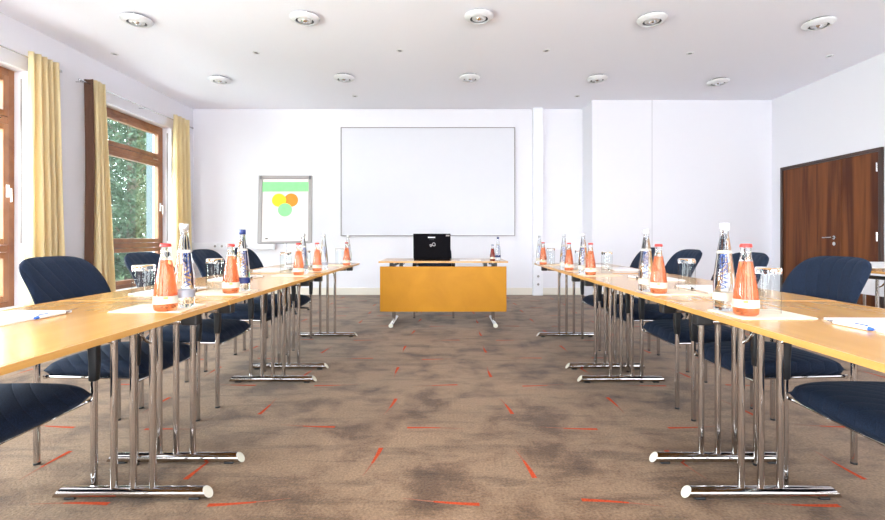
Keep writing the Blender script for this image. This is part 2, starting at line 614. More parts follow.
s0 = socket_plate((1.585, YB - 0.101, 0.335), 0, 'upper white socket low on the pale service column beside the whiteboard')
dup(s0, (1.585, YB - 0.101, 0.195), 0, 'lower white socket on the pale service column, just above the floor')
for k, (x, lab) in enumerate([(-4.05, 'leftmost socket on the wall trunking between curtain and flipchart'),
                              (-3.93, 'second socket from the curtain on the wall trunking'),
                              (-3.62, 'third socket from the curtain on the wall trunking'),
                              (-3.50, 'socket on the wall trunking nearest the flipchart')]):
    dup(s0, (x, YB - 0.067, 0.857), 0, lab)

# windows
def window(n, y0, y1):
    xo, xi = XL - 0.22, XL - 0.14
    fr = MB()
    t = 0.075
    fr.box(xo, xi, y0, y0 + t, WZ0, WZ1)
    fr.box(xo, xi, y1 - t, y1, WZ0, WZ1)
    for za, zb in ((WZ0, WZ0 + t), (WZ1 - t, WZ1), (2.20, 2.27), (0.86, 0.93)):
        fr.box(xo, xi, y0 + t, y1 - t, za, zb)
    f = struct(fr.build('window_%d' % n, M['winwood'], bevel=0.006))
    # opening casements: transom light, main light, lower light
    for za, zb in ((2.275, WZ1 - t - 0.005), (0.935, 2.195), (WZ0 + t + 0.005, 0.855)):
        s = MB()
        a, b, w = y0 + t + 0.005, y1 - t - 0.005, 0.06
        x2, x3 = xi - 0.05, xi + 0.018
        s.box(x2, x3, a, a + w, za, zb)
        s.box(x2, x3, b - w, b, za, zb)
        s.box(x2, x3, a + w, b - w, za, za + w)
        s.box(x2, x3, a + w, b - w, zb - w, zb)
        so = s.build('casement', M['winwood'], f, bevel=0.006)
        MB().box(x2 + 0.025, x2 + 0.033, a + w - 0.003, b - w + 0.003, za + w - 0.003, zb - w + 0.003).build('pane', M['pane'], so)
    h = MB()
    h.box(xi + 0.019, xi + 0.030, y1 - 0.115, y1 - 0.085, 1.43, 1.56)
    h.tube([(xi + 0.03, y1 - 0.10, 1.52), (xi + 0.06, y1 - 0.10, 1.52), (xi + 0.065, y1 - 0.10, 1.38)], 0.009, 8)
    h.build('window_handle', M['penwhite'], f, smooth=True)
    l = MB()
    l.tube([(xi + 0.018, y1 - 0.20, 2.235), (xi + 0.045, y1 - 0.20, 2.235), (xi + 0.045, y1 - 0.32, 2.235)], 0.008, 8)
    l.build('transom_latch', M['steel'], f, smooth=True)
    # sill
    MB().box(XL - 0.139, XL + 0.03, y0 + 0.002, y1 - 0.002, WZ0 + 0.001, WZ0 + 0.026).build('sill', M['duct'], f, bevel=0.006)
    # shutter strap down the reveal
    MB().box(XL - 0.075, XL - 0.055, y1 - 0.004, y1, 0.95, 2.70).build('shutter_strap', M['alu'], f)


for n, (y0, y1) in enumerate(WIN, 1):
    window(n, y0, y1)

# double door
dr = MB()
XD = XR
dr.box(XD - 0.03, XD + 0.10, DY0, DY0 + 0.045, 0, DZ)
dr.box(XD - 0.03, XD + 0.10, DY1 - 0.045, DY1, 0, DZ)
dr.box(XD - 0.03, XD + 0.10, DY0 + 0.045, DY1 - 0.045, DZ - 0.045, DZ)
d = struct(dr.build('door_1', M['darkframe'], bevel=0.003))
SP = 6.17
for (a, b) in ((SP + 0.003, DY1 - 0.048), (DY0 + 0.048, SP - 0.003)):
    MB().box(XD - 0.012, XD + 0.04, a, b, 0.008, DZ - 0.048).build('door_leaf', M['mahogany'], d, bevel=0.003)
hd = MB()
hd.tube([(XD - 0.012, SP + 0.085, 1.01), (XD - 0.024, SP + 0.085, 1.01)], 0.026, 18)
hd.tube([(XD - 0.024, SP + 0.085, 1.01), (XD - 0.065, SP + 0.085, 1.01), (XD - 0.072, SP + 0.10, 1.01), (XD - 0.070, SP + 0.215, 1.008)], 0.010, 10)
hd.build('door_handle', M['steel'], d, smooth=True)
kh = MB().tube([(XD - 0.012, SP + 0.085, 0.925), (XD - 0.022, SP + 0.085, 0.925)], 0.026, 18)
kh.build('keyhole_plate', M['steel'], d, smooth=True)
for z in (0.25, 1.02, 1.88):
    MB().tube([(XD - 0.038, DY0 + 0.052, z - 0.055), (XD - 0.038, DY0 + 0.052, z + 0.055)], 0.011, 10).build('hinge', M['chrome'], d, smooth=True)
MB().box(XD - 0.016, XD - 0.0125, SP - 0.03, SP + 0.0, 0.01, DZ - 0.05).build('cover_strip', M['mahogany'], d)

# ------------------------------------------------------------ outside the windows
g = struct(MB().box(-40, XL - 0.31, -20, 40, -0.6, -0.45).build('ground', M['grass']))
struct(MB().box(-7.6, XL - 0.31, -20, 40, -0.45, -0.40).build('ground_terrace', M['terrace']))  # unseen pale slab added to bounce daylight onto the ceiling
colm = MB().box(-6.15, -5.95, 9.30, 9.58, -0.45, 4.2).build('outdoor_column', M['concrete'], bevel=0.01)
tag(colm, 'pale blue grey column standing outside the window by the trees', 'column')


def tree(loc, h, cr, n, leafm, label, seed):
    r_ = random.Random(seed)
    t = thing('broadleaf_tree', label, 'tree', loc, 0)
    tr = MB()
    tr.tube([(0, 0, 0), (0.05, 0.02, h * 0.3), (-0.05, 0.05, h * 0.6), (0, 0, h * 0.9)], [0.16, 0.12, 0.08, 0.02], 8)
    for k in range(9):
        a = r_.uniform(0, 2 * PI)
        z = h * r_.uniform(0.15, 0.7)
        q = cr * r_.uniform(0.5, 0.85)
        tr.tube([(0, 0, z), (math.cos(a) * q * 0.5, math.sin(a) * q * 0.5, z + h * 0.09), (math.cos(a) * q, math.sin(a) * q, z + h * 0.12)], [0.05, 0.03, 0.012], 6)
    tr.build('trunk', M['bark'], t, smooth=True)
    lf = MB()
    clumps = []
    for k in range(70):
        a = r_.uniform(0, 2 * PI)
        zz = r_.uniform(0.03, 1)
        rr = cr * math.sqrt(max(0.05, 1 - (2 * zz - 0.9) ** 2 * 0.8)) * r_.uniform(0.45, 1)
        clumps.append((math.cos(a) * rr, math.sin(a) * rr, h * zz, r_.uniform(0.25, 0.5)))
    for k in range(n):
        if k % 2:
            c = r_.choice(clumps)
            p = Vector((r_.gauss(0, 1), r_.gauss(0, 1), r_.gauss(0, 0.8)))
            p = Vector(c[:3]) + p * c[3] * 0.6
        else:
            zz = r_.uniform(0.02, 1)
            rr = cr * math.sqrt(max(0.03, 1 - (2 * zz - 0.9) ** 2 * 0.8)) * math.sqrt(r_.uniform(0, 0.95))
            a = r_.uniform(0, 2 * PI)
            p = Vector((math.cos(a) * rr, math.sin(a) * rr, h * zz))
        if p.z < 0.02:
            p.z = 0.02 + abs(p.z) * 0.3
        s = r_.uniform(0.06, 0.11)
        e = Euler((r_.uniform(-1, 1), r_.uniform(-1, 1), r_.uniform(0, 6.3))).to_matrix()
        vs = [p + e @ Vector(q) * s for q in ((-1, 0, 0), (-0.2, 0.45, 0.08), (1, 0, 0), (-0.2, -0.45, 0.08))]
        lf.add(vs, [(0, 3, 2, 1)])
    lf.build('foliage', leafm, t, recalc=False)
    return t


tree((-10.6, 15.2, -0.45), 7.6, 2.3, 30000, M['leafA'], 'big bushy green tree outside, filling the view through the full window', 1)
tree((-14.2, 20.6, -0.45), 9.0, 3.0, 26000, M['leafB'], 'tall dark green tree farthest outside behind the bushy one', 3)
tree((-13.2, 10.2, -0.45), 7.0, 2.2, 20000, M['leafB'], 'dark leafy tree outside the first window at the left edge', 4)
tree((-7.4, 19.6, -0.45), 7.0, 2.4, 16000, M['leafB'], 'dark tree outside standing behind the pale column', 5)

tree((-18.4, 27.0, -0.45), 11.5, 4.0, 30000, M['leafB'], 'tallest dark tree outside, a backdrop beyond all the other trees', 8)

# ------------------------------------------------------------ curtains
def curtain(loc_y0, loc_y1, zt, spread, folds, label, band=False, x=-4.36, amp=0.07, seed=0, shift=0.0):
    """hanging cloth with folds, running along y, between the top and the floor"""
    r_ = random.Random(seed)
    yc = (loc_y0 + loc_y1) / 2
    t = thing('curtain', label, 'curtain', (x, yc, 0), 0, None)
    hw = (loc_y1 - loc_y0) / 2
    ph = [r_.uniform(-0.4, 0.4) for _ in range(40)]

    def pt(u, v):
        z = zt - v * (zt - 0.03)
        k = 1 + spread * (v ** 1.2)
        f = u * folds
        i = int(f)
        a = amp * (0.75 + 0.5 * v) * (1 + ph[i % 40] * 0.5)
        y = shift * v + (u * 2 - 1) * hw * k + 0.015 * math.sin(f * 2 * PI + 1.0) * v
        xx = a * math.sin(f * 2 * PI + 0.5 * math.sin(v * 3 + i))
        return (xx, y, z)

    m = MB().grid(pt, int(folds * 14), 24)
    o = m.build('curtain_cloth', M['yellow'], t, smooth=True, recalc=False, ang=80)
    md = o.modifiers.new('thickness', 'SOLIDIFY')
    md.thickness = 0.004
    if band:
        def bp(u, v):
            z = zt - v * (zt - 0.03)
            return (-0.065 + 0.115 * u + 0.012 * math.sin(v * 5), -hw - 0.035 + 0.015 * math.sin(u * PI) + 0.02 * v, z)
        b = MB().grid(bp, 10, 24).build('brown_lining', M['brown'], t, smooth=True, recalc=False)
        md = b.modifiers.new('thickness', 'SOLIDIFY')
        md.thickness = 0.004
    for k in range(int(folds)):
        u = (k + 0.5) / folds
        p = pt(u, 0)
        ring = MB()
        pts = [(0.0 + 0.026 * math.cos(q * 2 * PI / 14), p[1], zt - 0.045 + 0.026 * math.sin(q * 2 * PI / 14)) for q in range(15)]
        ring.tube(pts, 0.005, 6, cap=False)
        ring.build('eyelet', M['steel'], t, smooth=True)
    return t


curtain(4.735, 5.10, 2.95, 0.3, 5, 'yellow curtain on the wall between the two windows, nearest the left edge', seed=1, shift=0.02)
curtain(5.58, 5.78, 2.94, 0.9, 4, 'yellow curtain with a dark brown lining turned out, left of the full window', band=True, seed=2, shift=0.10)
curtain(7.25, 7.68, 2.97, 0.1, 4, 'pale yellow curtain in the corner, right of the full window', seed=3)


def rod(y0, y1, label):
    t = thing('curtain_rod', label, 'curtain rod', (-4.36, (y0 + y1) / 2, 2.885))
    h = (y1 - y0) / 2
    MB().tube([(0, -h, 0), (0, h, 0)], 0.008, 10).build('rail', M['steel'], t, smooth=True)
    for s in (-1, 1):
        MB().lathe([(0, -0.02), (0.014, -0.012), (0.018, 0), (0.014, 0.012), (0, 0.02)], 12, (0, s * (h + 0.014), 0)).build('finial', M['steel'], t, smooth=True)
    for yy in (-h + 0.06, 0, h - 0.05):
        MB().tube([(-0.11, yy, 0), (0, yy, 0)], 0.006, 8).build('bracket', M['steel'], t, smooth=True)


rod(2.95, 5.12, 'thin steel curtain rod above the first window at the left edge')
rod(5.42, 7.78, 'thin steel curtain rod spanning the full window and both its curtains')

# ------------------------------------------------------------ ceiling fixtures
def disc(loc, label):
    t = thing('ceiling_disc', label, 'ceiling fixture', loc, 0, 'round white fixtures on the ceiling')
    MB().lathe([(0, 0), (0.115, 0), (0.115, -0.03), (0, -0.03)], 32).build('housing', M['greyslot'], t)
    MB().lathe([(0.128, -0.016), (0.145, -0.020), (0.147, -0.030), (0.128, -0.048), (0.092, -0.058), (0.090, -0.052), (0.118, -0.040), (0.130, -0.028), (0.128, -0.016)], 36).build('outer_ring', M['fixture'], t, smooth=True)
    MB().lathe([(0, -0.031), (0.07, -0.031), (0.07, -0.05), (0.045, -0.056), (0.04, -0.046), (0, -0.046)], 28).build('inner_ring', M['fixture'], t, smooth=True)
    MB().lathe([(0, -0.047), (0.036, -0.047), (0.032, -0.060), (0.018, -0.070), (0, -0.073)], 20).build('lamp_cap', M['lens'], t, smooth=True)
    for k in range(4):
        a = k * PI / 2 + 0.4
        MB().box(-0.004, 0.004, 0.114, 0.138, -0.028, -0.01, m=Matrix.Rotation(a, 4, 'Z')).build('spacer', M['fixture'], t)
    return t


first = None
cols = ['far left', 'left', 'middle', 'right', 'far right']
DP = [[(-3.19, 4.68), (-1.45, 4.64), (0.323, 4.60), (2.10, 4.66), (3.88, 4.75)], [(-3.215, 6.445), (-1.44, 6.365), (0.32, 6.365), (2.11, 6.40), (3.89, 6.53)]]
for rowi, row in enumerate(('front row, nearest the camera', 'back row, nearest the whiteboard')):
    for k, (x, yy) in enumerate(DP[rowi]):
        lab = 'round white ceiling fixture, %s of the five in the %s' % (cols[k], row)
        if first is None:
            first = disc((x, yy, ZC), lab)
        else:
            dup(first, (x, yy, ZC), 0, lab)


def spot(loc, label):
    t = thing('recessed_spotlight', label, 'ceiling spotlight', loc, 0, 'small recessed ceiling spotlights')
    MB().lathe([(0.028, 0), (0.042, 0), (0.042, -0.005), (0.030, -0.009), (0.028, -0.006), (0.028, 0)], 24).build('rim', M['fixture'], t, smooth=True)
    MB().lathe([(0, -0.001), (0.027, -0.001), (0.022, -0.004), (0, -0.006)], 20).build('reflector', M['greyslot'], t, smooth=True)
    return t


sp = None
spots = [(-4.09, 5.60, 'far left'), (-2.33, 5.56, 'second from left'), (-0.57, 5.50, 'third from left, near the centre'), (1.20, 5.50, 'third from right'),
         (2.98, 5.58, 'second from right'), (4.76, 5.66, 'far right')]
for x, y, w in spots:
    lab = 'tiny recessed spotlight between the two rows of round fixtures, %s' % w
    if sp is None:
        sp = spot((x, y, ZC), lab)
    else:
        dup(sp, (x, y, ZC), 0, lab)
dup(sp, (-1.47, 7.27, ZC), 0, 'tiny recessed spotlight close to the back wall, above the flipchart side')
dup(sp, (2.08, 7.27, ZC), 0, 'tiny recessed spotlight close to the back wall, by the wall projection')

# ------------------------------------------------------------ whiteboard
t = thing('whiteboard', 'large blank white presentation board in a thin grey frame on the back wall', 'whiteboard', (-0.335, YB, 1.99), 0)
bx0, bx1, bz = -1.53, 1.53, 0.955
MB().box(bx0 + 0.012, bx1 - 0.012, -0.035, -0.001, -bz + 0.012, bz - 0.012).build('writing_surface', M['board'], t)
fr = MB()
fr.box(bx0, bx1, -0.045, -0.001, -bz, -bz + 0.014)
fr.box(bx0, bx1, -0.045, -0.001, bz - 0.014, bz)
fr.box(bx0, bx0 + 0.014, -0.045, -0.001, -bz + 0.014, bz - 0.014)
fr.box(bx1 - 0.014, bx1, -0.045, -0.001, -bz + 0.014, bz - 0.014)
fr.build('frame', M['alu'], t, bevel=0.002)

# ------------------------------------------------------------ flipchart
t = thing('flipchart', 'grey flipchart stand with a green band and three coloured circles on its paper', 'flipchart', (-2.19, 6.15, 0.0), math.radians(7))
tilt = Matrix.Translation((0, 0, 0.945)) @ Matrix.Rotation(math.radians(-8), 4, 'X') @ Matrix.Rotation(math.radians(-1.0), 4, 'Y')
W2, HH = 0.355, 0.925


def disk(mb, cx, cz, r, y, n=32):
    vs = [tilt @ Vector((cx, y, cz))] + [tilt @ Vector((cx + r * math.cos(2 * PI * k / n), y, cz + r * math.sin(2 * PI * k / n))) for k in range(n)]
    vs += [tilt @ Vector((cx, y + .0006, cz))] + [tilt @ Vector((cx + r * math.cos(2 * PI * k / n), y + .0006, cz + r * math.sin(2 * PI * k / n))) for k in range(n)]
    fs = [(0, 1 + k, 1 + (k + 1) % n) for k in range(n)] + [(n + 1, n + 2 + (k + 1) % n, n + 2 + k) for k in range(n)]
    fs += [(1 + k, n + 2 + k, n + 2 + (k + 1) % n, 1 + (k + 1) % n) for k in range(n)]
    mb.add(vs, fs)
    return mb


MB().box(-W2 + 0.03, W2 - 0.03, -0.004, 0.012, 0.01, HH - 0.03, m=tilt).build('backing_board', M['alu'], t)
fr = MB()
fr.box(-W2, -W2 + 0.05, -0.018, 0.02, -0.012, HH, m=tilt)
fr.box(W2 - 0.05, W2, -0.018, 0.02, -0.012, HH, m=tilt)
fr.box(-W2 + 0.05, W2 - 0.05, -0.018, 0.02, HH - 0.045, HH, m=tilt)
fr.box(-W2 + 0.05, W2 - 0.05, -0.016, 0.02, -0.012, 0.012, m=tilt)
fr.build('frame', M['alu'], t, bevel=0.003)
pp = MB().box(-W2 + 0.052, W2 - 0.052, -0.0085, -0.0045, 0.014, HH - 0.048, m=tilt).build('paper', M['flip'], t)
MB().box(-W2 + 0.053, W2 - 0.053, -0.0098, -0.0088, HH - 0.225, HH - 0.09, m=tilt).build('green_band', M['green'], pp)
disk(MB(), 0.075, HH - 0.345, 0.093, -0.0100).build('orange_circle', M['org'], pp)
disk(MB(), -0.085, HH - 0.345, 0.093, -0.0108).build('yellow_circle', M['yel'], pp)
disk(MB(), -0.004, HH - 0.480, 0.093, -0.0116).build('green_circle', M['green'], pp)
MB().box(-W2 + 0.10, -W2 + 0.135, -0.0125, -0.0088, 0.045, 0.06, m=tilt).build('badge', M['black'], t)
for s in (-1, 1):
    MB().box(s * (W2 - 0.03) - 0.012, s * (W2 - 0.03) + 0.012, -0.03, -0.018, HH - 0.055, HH - 0.005, m=tilt).build('paper_clamp', M['greyslot'], t, bevel=0.003)
MB().box(-W2 + 0.02, W2 - 0.02, -0.06, -0.017, -0.02, -0.008, m=tilt).build('pen_tray', M['alu'], t, bevel=0.002)
MB().tube([(0, 0.045, 0.06), (0, 0.045, 0.60)], 0.019, 14).tube([(0, 0.045, 0.58), (0, 0.045, 1.0), (0, 0.11, 1.35)], 0.014, 12).build('pole', M['steel'], t, smooth=True)
MB().lathe([(0.0, 0.55), (0.028, 0.55), (0.028, 0.62), (0, 0.62)], 16, (0, 0.045, 0)).build('height_collar', M['black'], t, smooth=True)
for k in range(5):
    a = k * 2 * PI / 5 + PI / 2
    MB().tube([(0, 0.045, 0.07), (0.30 * math.cos(a), 0.045 + 0.30 * math.sin(a), 0.03)], [0.018, 0.012], 8).lathe([(0, 0), (0.02, 0), (0.02, 0.02), (0, 0.03)], 10, (0.30 * math.cos(a), 0.045 + 0.30 * math.sin(a), 0)).build('foot', M['black'], t, smooth=True)

# ------------------------------------------------------------ folding tables
TH = 0.745
TX = 1.274


def leg_set(t, y, inner):
    """foot bar, three uprights, cross beam and braces; inner = +1/-1 end of the foot towards the aisle"""
    d = 1 if y > 0 else -1
    cx = 0.059 * inner
    f = MB()
    n = 18
    L = 0.305
    vs = []
    rx_, rz_ = 0.026, 0.0195
    for s in (-1, 1):
        for k in range(n):
            a = 2 * PI * k / n
            dy, dz = rx_ * math.cos(a), rz_ * math.sin(a)
            vs.append((cx + s * (L - 0.016 - 0.8 * dz), y + dy, 0.026 + dz))
    f.add(vs, [(k, (k + 1) % n, n + (k + 1) % n, n + k) for k in range(n)] + [tuple(range(n - 1, -1, -1)), tuple(range(n, 2 * n))])
    f.mi[-1] = f.mi[-2] = 1
    fo = f.build('foot_bar', [M['chrome'], M['tubecap']], t, smooth=True)
    for s in (-1, 1):
        MB().box(cx + s * 0.24 - 0.02, cx + s * 0.24 + 0.02, y - 0.014, y + 0.014, 0.0, 0.009).build('glide', M['black'], fo, bevel=0.002)
    for k in (-1, 0, 1):
        MB().tube([(cx + k * 0.075, y, 0.043), (cx + k * 0.075, y, 0.672)], 0.0125, 14).build('leg', M['chrome'], t, smooth=True)
    MB().tube([(-0.20, y, 0.685), (0.20, y, 0.685)], 0.015, 12).build('cross_beam', M['black'], t, smooth=True)
    for s in (-1, 1):
        MB().box(s * 0.285 - 0.030, s * 0.285 + 0.030, y - 0.020, y + 0.020, 0.672, TH - 0.019).build('beam_clamp', M['black'], t, bevel=0.006)
    MB().tube([(-0.25, y, 0.685), (-0.20, y, 0.685)], 0.013, 10).tube([(0.20, y, 0.685), (0.25, y, 0.685)], 0.013, 10).build('beam_end', M['steel'], t, smooth=True)
    for k in (-1, 1):
        MB().tube([(cx + k * 0.075, y - d * 0.012, 0.605), (cx + k * 0.075, y - d * 0.04, 0.618), (cx + k * 0.075, y - d * 0.115, 0.704)], 0.005, 8).build('brace', M['chrome'], t, smooth=True)


def table(name, label, cat, loc, rz, inner, group=None):
    t = thing(name, label, cat, loc, rz, group)
    MB().box(-0.354, 0.354, -0.694, 0.694, TH - 0.0175, TH).build('tabletop', M['maple'], t, bevel=0.002)
    e = MB()
    z0, z1 = TH - 0.018, TH - 0.0004
    e.box(-0.36, -0.3542, -0.70, 0.70, z0, z1)
    e.box(0.3542, 0.36, -0.70, 0.70, z0, z1)
    e.box(-0.3542, 0.3542, -0.70, -0.6942, z0, z1)
    e.box(-0.3542, 0.3542, 0.6942, 0.70, z0, z1)
    e.build('edge_band', M['edge'], t)
    for y in (-0.567, 0.567):
        leg_set(t, y, inner)
    return t


TY = [1.196, 2.608, 4.060]
tl = None
names = ['nearest the camera', 'middle of three', 'farthest away']
TABG = 'folding tables in the two rows'
for k, y in enumerate(TY):
    lab = 'maple folding table in the left row by the windows, ' + names[k]
    if tl is None:
        tl = table('folding_table', lab, 'table', (-TX, y, 0), 0, 1, TABG)
    else:
        dup(tl, (-TX, y, 0), 0, lab)
for k, y in enumerate(TY):
    dup(tl, (TX, y, 0), PI, 'maple folding table in the right row by the door, ' + names[k])

# presenter's table with modesty panel, facing the aisle
DX, DYF = -0.042, 5.06
desk = table('presenter_desk', "maple presenter's table with an orange modesty panel in front of the whiteboard", 'desk', (DX, DYF + 0.36, 0), PI / 2, -1)
MB().box(-0.335, -0.317, -0.687, 0.687, 0.18, 0.686).build('modesty_panel', M['panelwood'], desk, bevel=0.003)
for s in (-1, 1):
    MB().box(-0.316, -0.26, s * 0.46 - 0.02, s * 0.46 + 0.02, 0.655, TH - 0.019).build('panel_bracket', M['black'], desk, bevel=0.002)

desk.scale = (1, 1.03, 1)
# ------------------------------------------------------------ chairs
def make_chair(label, loc, rz):
    """front of the chair towards local +x"""
    t = thing('conference_chair', label, 'chair', loc, rz, 'navy conference chairs with chrome legs')
    # seat cushion
    def cushion(sx, sy, z0, z1, cx):
        nu = nv = 22
        def prof(a):
            return (1 - abs(a) ** 7)
        def top(u, v):
            a, b = u * 2 - 1, v * 2 - 1
            e = (max(0, prof(a)) * max(0, prof(b))) ** 0.35
            zc = (z0 + z1) / 2
            crown = 0.010 * (1 - a * a) * (1 - b * b)
            drop = 0.016 * max(0, a) ** 3
            return (cx + a * sx * (1 - 0.03 * b * b), b * sy * (1 - 0.04 * a * a), zc + (z1 - zc + crown) * e - drop)
        def bot(u, v):
            a, b = u * 2 - 1, v * 2 - 1
            e = (max(0, prof(a)) * max(0, prof(b))) ** 0.35
            zc = (z0 + z1) / 2
            drop = 0.016 * max(0, a) ** 3
            return (cx + a * sx * (1 - 0.03 * b * b), b * sy * (1 - 0.04 * a * a), zc - (zc - z0) * e - drop)
        return MB().grid(top, nu, nv).grid(bot, nu, nv)
    cushion(0.232, 0.229, 0.368, 0.452, 0.008).build('seat', M['fabric'], t, smooth=True, merge=True, ang=70)
    # seat frame rails
    fr = MB()
    for s in (-1, 1):
        fr.tube([(-0.21, s * 0.222, 0.385), (0.20, s * 0.222, 0.378)], 0.007, 8)
    fr.tube([(-0.19, -0.243, 0.385), (-0.19, 0.243, 0.385)], 0.007, 8)
    fr.tube([(0.205, -0.243, 0.362), (0.205, 0.243, 0.362)], 0.007, 8)
    fr.build('seat_frame', M['chrome'], t, smooth=True)
    # backrest
    z0, z1 = 0.515, 0.915
    def back(sgn):
        def fn(u, v):
            a = u * 2 - 1
            w = 0.215 + 0.020 * math.sin(min(1, v * 1.3) * PI / 2) - 0.020 * v * v
            top = max(0.0, (v - 0.70) / 0.30)
            w *= (1 - 0.20 * top ** 3.4)
            botr = max(0.0, (0.18 - v) / 0.18)
            w *= (1 - 0.18 * botr ** 2.4)
            z = z0 + (z1 - z0) * v - (0.018 * abs(a) ** 4 if v > 0.6 else 0) * ((v - 0.6) / 0.4 if v > 0.6 else 0)
            e = (max(0, 1 - abs(a) ** 6) * max(0, 1 - abs(2 * v - 1) ** 8)) ** 0.4
            lean = -0.235 - 0.03 * v - 0.135 * v * v
            bow = 0.035 * a * a
            return (lean + bow + sgn * 0.024 * e, a * w, z)
        return fn
    MB().grid(back(1), 24, 24).grid(back(-1), 24, 24).build('backrest', M['fabric'], t, smooth=True, merge=True, ang=70)
    # legs: front with armrest posts, rear rising to carry the back
    for s in (-1, 1):
        y = s * 0.245
        fl_ = MB().tube([(0.222, y, 0.008), (0.222, y, 0.452)], 0.0125, 12)
        f1 = fl_.build('leg', M['chrome'], t, smooth=True)
        MB().lathe([(0, 0), (0.0135, 0), (0.0135, 0.009), (0, 0.009)], 12, (0.222, y, 0)).build('glide', M['black'], f1, smooth=True)
        f2 = MB().tube([(-0.222, y, 0.008), (-0.222, y, 0.45), (-0.226, y, 0.56), (-0.244, y, 0.66), (-0.262, y * 0.97, 0.70)], 0.0125, 12).build('leg', M['chrome'], t, smooth=True)
        MB().lathe([(0, 0), (0.0135, 0), (0.0135, 0.009), (0, 0.009)], 12, (-0.222, y, 0)).build('glide', M['black'], f2, smooth=True)
        arm = MB()
        # flat black upright widening to the rail
        path = [(0.222, 0.44), (0.224, 0.52), (0.220, 0.60), (0.205, 0.650), (0.165, 0.672), (0.05, 0.676), (-0.10, 0.670), (-0.215, 0.655)]
        hw = [0.016, 0.019, 0.021, 0.022, 0.020, 0.016, 0.014, 0.012]
        vs, fs = [], []
        for i, (x, z) in enumerate(path):
            a = path[max(0, i - 1)]
            b = path[min(len(path) - 1, i + 1)]
            dx, dz = b[0] - a[0], b[1] - a[1]
            l = math.hypot(dx, dz)
            nx, nz = -dz / l, dx / l
            for (q, ys_) in ((1, -1), (1, 1), (-1, 1), (-1, -1)):
                wy = 0.0145 if i < 3 else 0.024
                vs.append((x + nx * hw[i] * q * 0.9, y + ys_ * wy, z + nz * hw[i] * q * 0.9))
        for i in range(len(path) - 1):
            for k in range(4):
                k2 = (k + 1) % 4
                fs.append((i * 4 + k, i * 4 + k2, (i + 1) * 4 + k2, (i + 1) * 4 + k))
        fs += [(3, 2, 1, 0), tuple(4 * (len(path) - 1) + k for k in range(4))]
        arm.add(vs, fs).build('armrest', M['black'], t, bevel=0.005, smooth=True, ang=50)
    br = MB()
    br.tube([(-0.262, -0.240, 0.64), (-0.285, -0.12, 0.62), (-0.288, 0, 0.615), (-0.285, 0.12, 0.62), (-0.262, 0.240, 0.64)], 0.009, 8)
    br.build('back_bar', M['chrome'], t, smooth=True)
    return t


CY = [1.56, 2.255, 2.93, 3.665, 4.31]
ordn = ['nearest the camera, cut off at the edge', 'second from the camera', 'third from the camera', 'fourth from the camera', 'farthest from the camera, at the row end']
first = None
for k, y in enumerate(CY):
    lab = 'dark navy armchair on the window side, ' + ordn[k]
    if first is None:
        first = make_chair(lab, (-1.620, y, 0), math.radians(1.5))
    else:
        dup(first, (-1.592 - 0.008 * (k % 2), y + 0.012, 0), math.radians((0, -1, 1.5, 0.5, -1)[k]), lab)
for k, y in enumerate(CY):
    dup(first, (1.580 + 0.008 * (k % 2), y + (0.025, 0.015, 0.0, 0.0, 0.0)[k], 0), PI + math.radians((-1, 1.5, 0, -1, 1)[k]), 'navy blue armchair on the door side, ' + ordn[k])
dup(first, (-0.165, 5.93, 0), -PI / 2, 'dark armchair standing behind the presenter table, hidden by laptop and panel')

# ------------------------------------------------------------ bottles and glasses
def curve_text(body, size, mat_, parent, R, z0, name='vertical_lettering', facing=-PI / 2):
    """lettering that climbs a bottle, wrapped onto the cylinder radius function R(z)"""
    cu = bpy.data.curves.new(name, 'FONT')
    cu.body = body
    cu.size = size
    cu.align_x = 'LEFT'
    cu.align_y = 'CENTER'
    tmp = bpy.data.objects.new('tmp', cu)
    C.objects.link(tmp)
    dg = bpy.context.evaluated_depsgraph_get()
    me = bpy.data.meshes.new_from_object(tmp.evaluated_get(dg))
    bpy.data.objects.remove(tmp)
    for v in me.vertices:
        x, y = v.co.x, v.co.y
        z = z0 + x
        r = R(z) + 0.0009
        a = facing - y / r
        v.co = (r * math.cos(a), r * math.sin(a), z)
    me.materials.clear()
    me.materials.append(mat_)
    me.name = name
    o = bpy.data.objects.new(name, me)
    C.objects.link(o)
    o.parent = parent
    return o


WP = [(0.0, 0.000), (0.030, 0.000), (0.0365, 0.005), (0.0375, 0.012), (0.0375, 0.095), (0.0355, 0.125), (0.0300, 0.170), (0.0235, 0.220), (0.0170, 0.262), (0.0145, 0.276), (0.0140, 0.298), (0.0, 0.298)]


def wr(z):
    for (r0, z0), (r1, z1) in zip(WP[1:], WP[2:]):
        if z0 <= z <= z1:
            return r0 + (r1 - r0) * (z - z0) / max(1e-6, z1 - z0)
    return 0.014


def water_bottle(label, loc, rz, cap, lab_m, grp):
    t = thing('water_bottle', label, 'bottle', loc, rz, grp)
    MB().lathe(WP, 32).build('glass_body', M['water'], t, smooth=True, ang=60)
    MB().lathe([(0, 0.2985), (0.0150, 0.2985), (0.0165, 0.300), (0.0165, 0.321), (0.0150, 0.3245), (0, 0.3245)], 24).build('cap', cap, t, smooth=True, ang=50)
    MB().lathe([(0.0378, 0.040), (0.0385, 0.040), (0.0385, 0.068), (0.0378, 0.068), (0.0378, 0.040)], 32).build('lower_label', lab_m, t, smooth=True, ang=50)
    # upper collar of the printed sleeve
    MB().lathe([(wr(0.212) + 0.0004, 0.212), (wr(0.212) + 0.0010, 0.212), (wr(0.222) + 0.0010, 0.222), (wr(0.222) + 0.0004, 0.222), (wr(0.212) + 0.0004, 0.212)], 32).build('upper_band', M['label'], t, smooth=True, ang=50)
    curve_text('WASSER', 0.036, M['blueprint'], t, wr, 0.080)
    return t


JP = [(0.0, 0.0), (0.032, 0.0), (0.0385, 0.006), (0.0400, 0.018), (0.0398, 0.050), (0.0375, 0.080), (0.0300, 0.130), (0.0225, 0.178)]


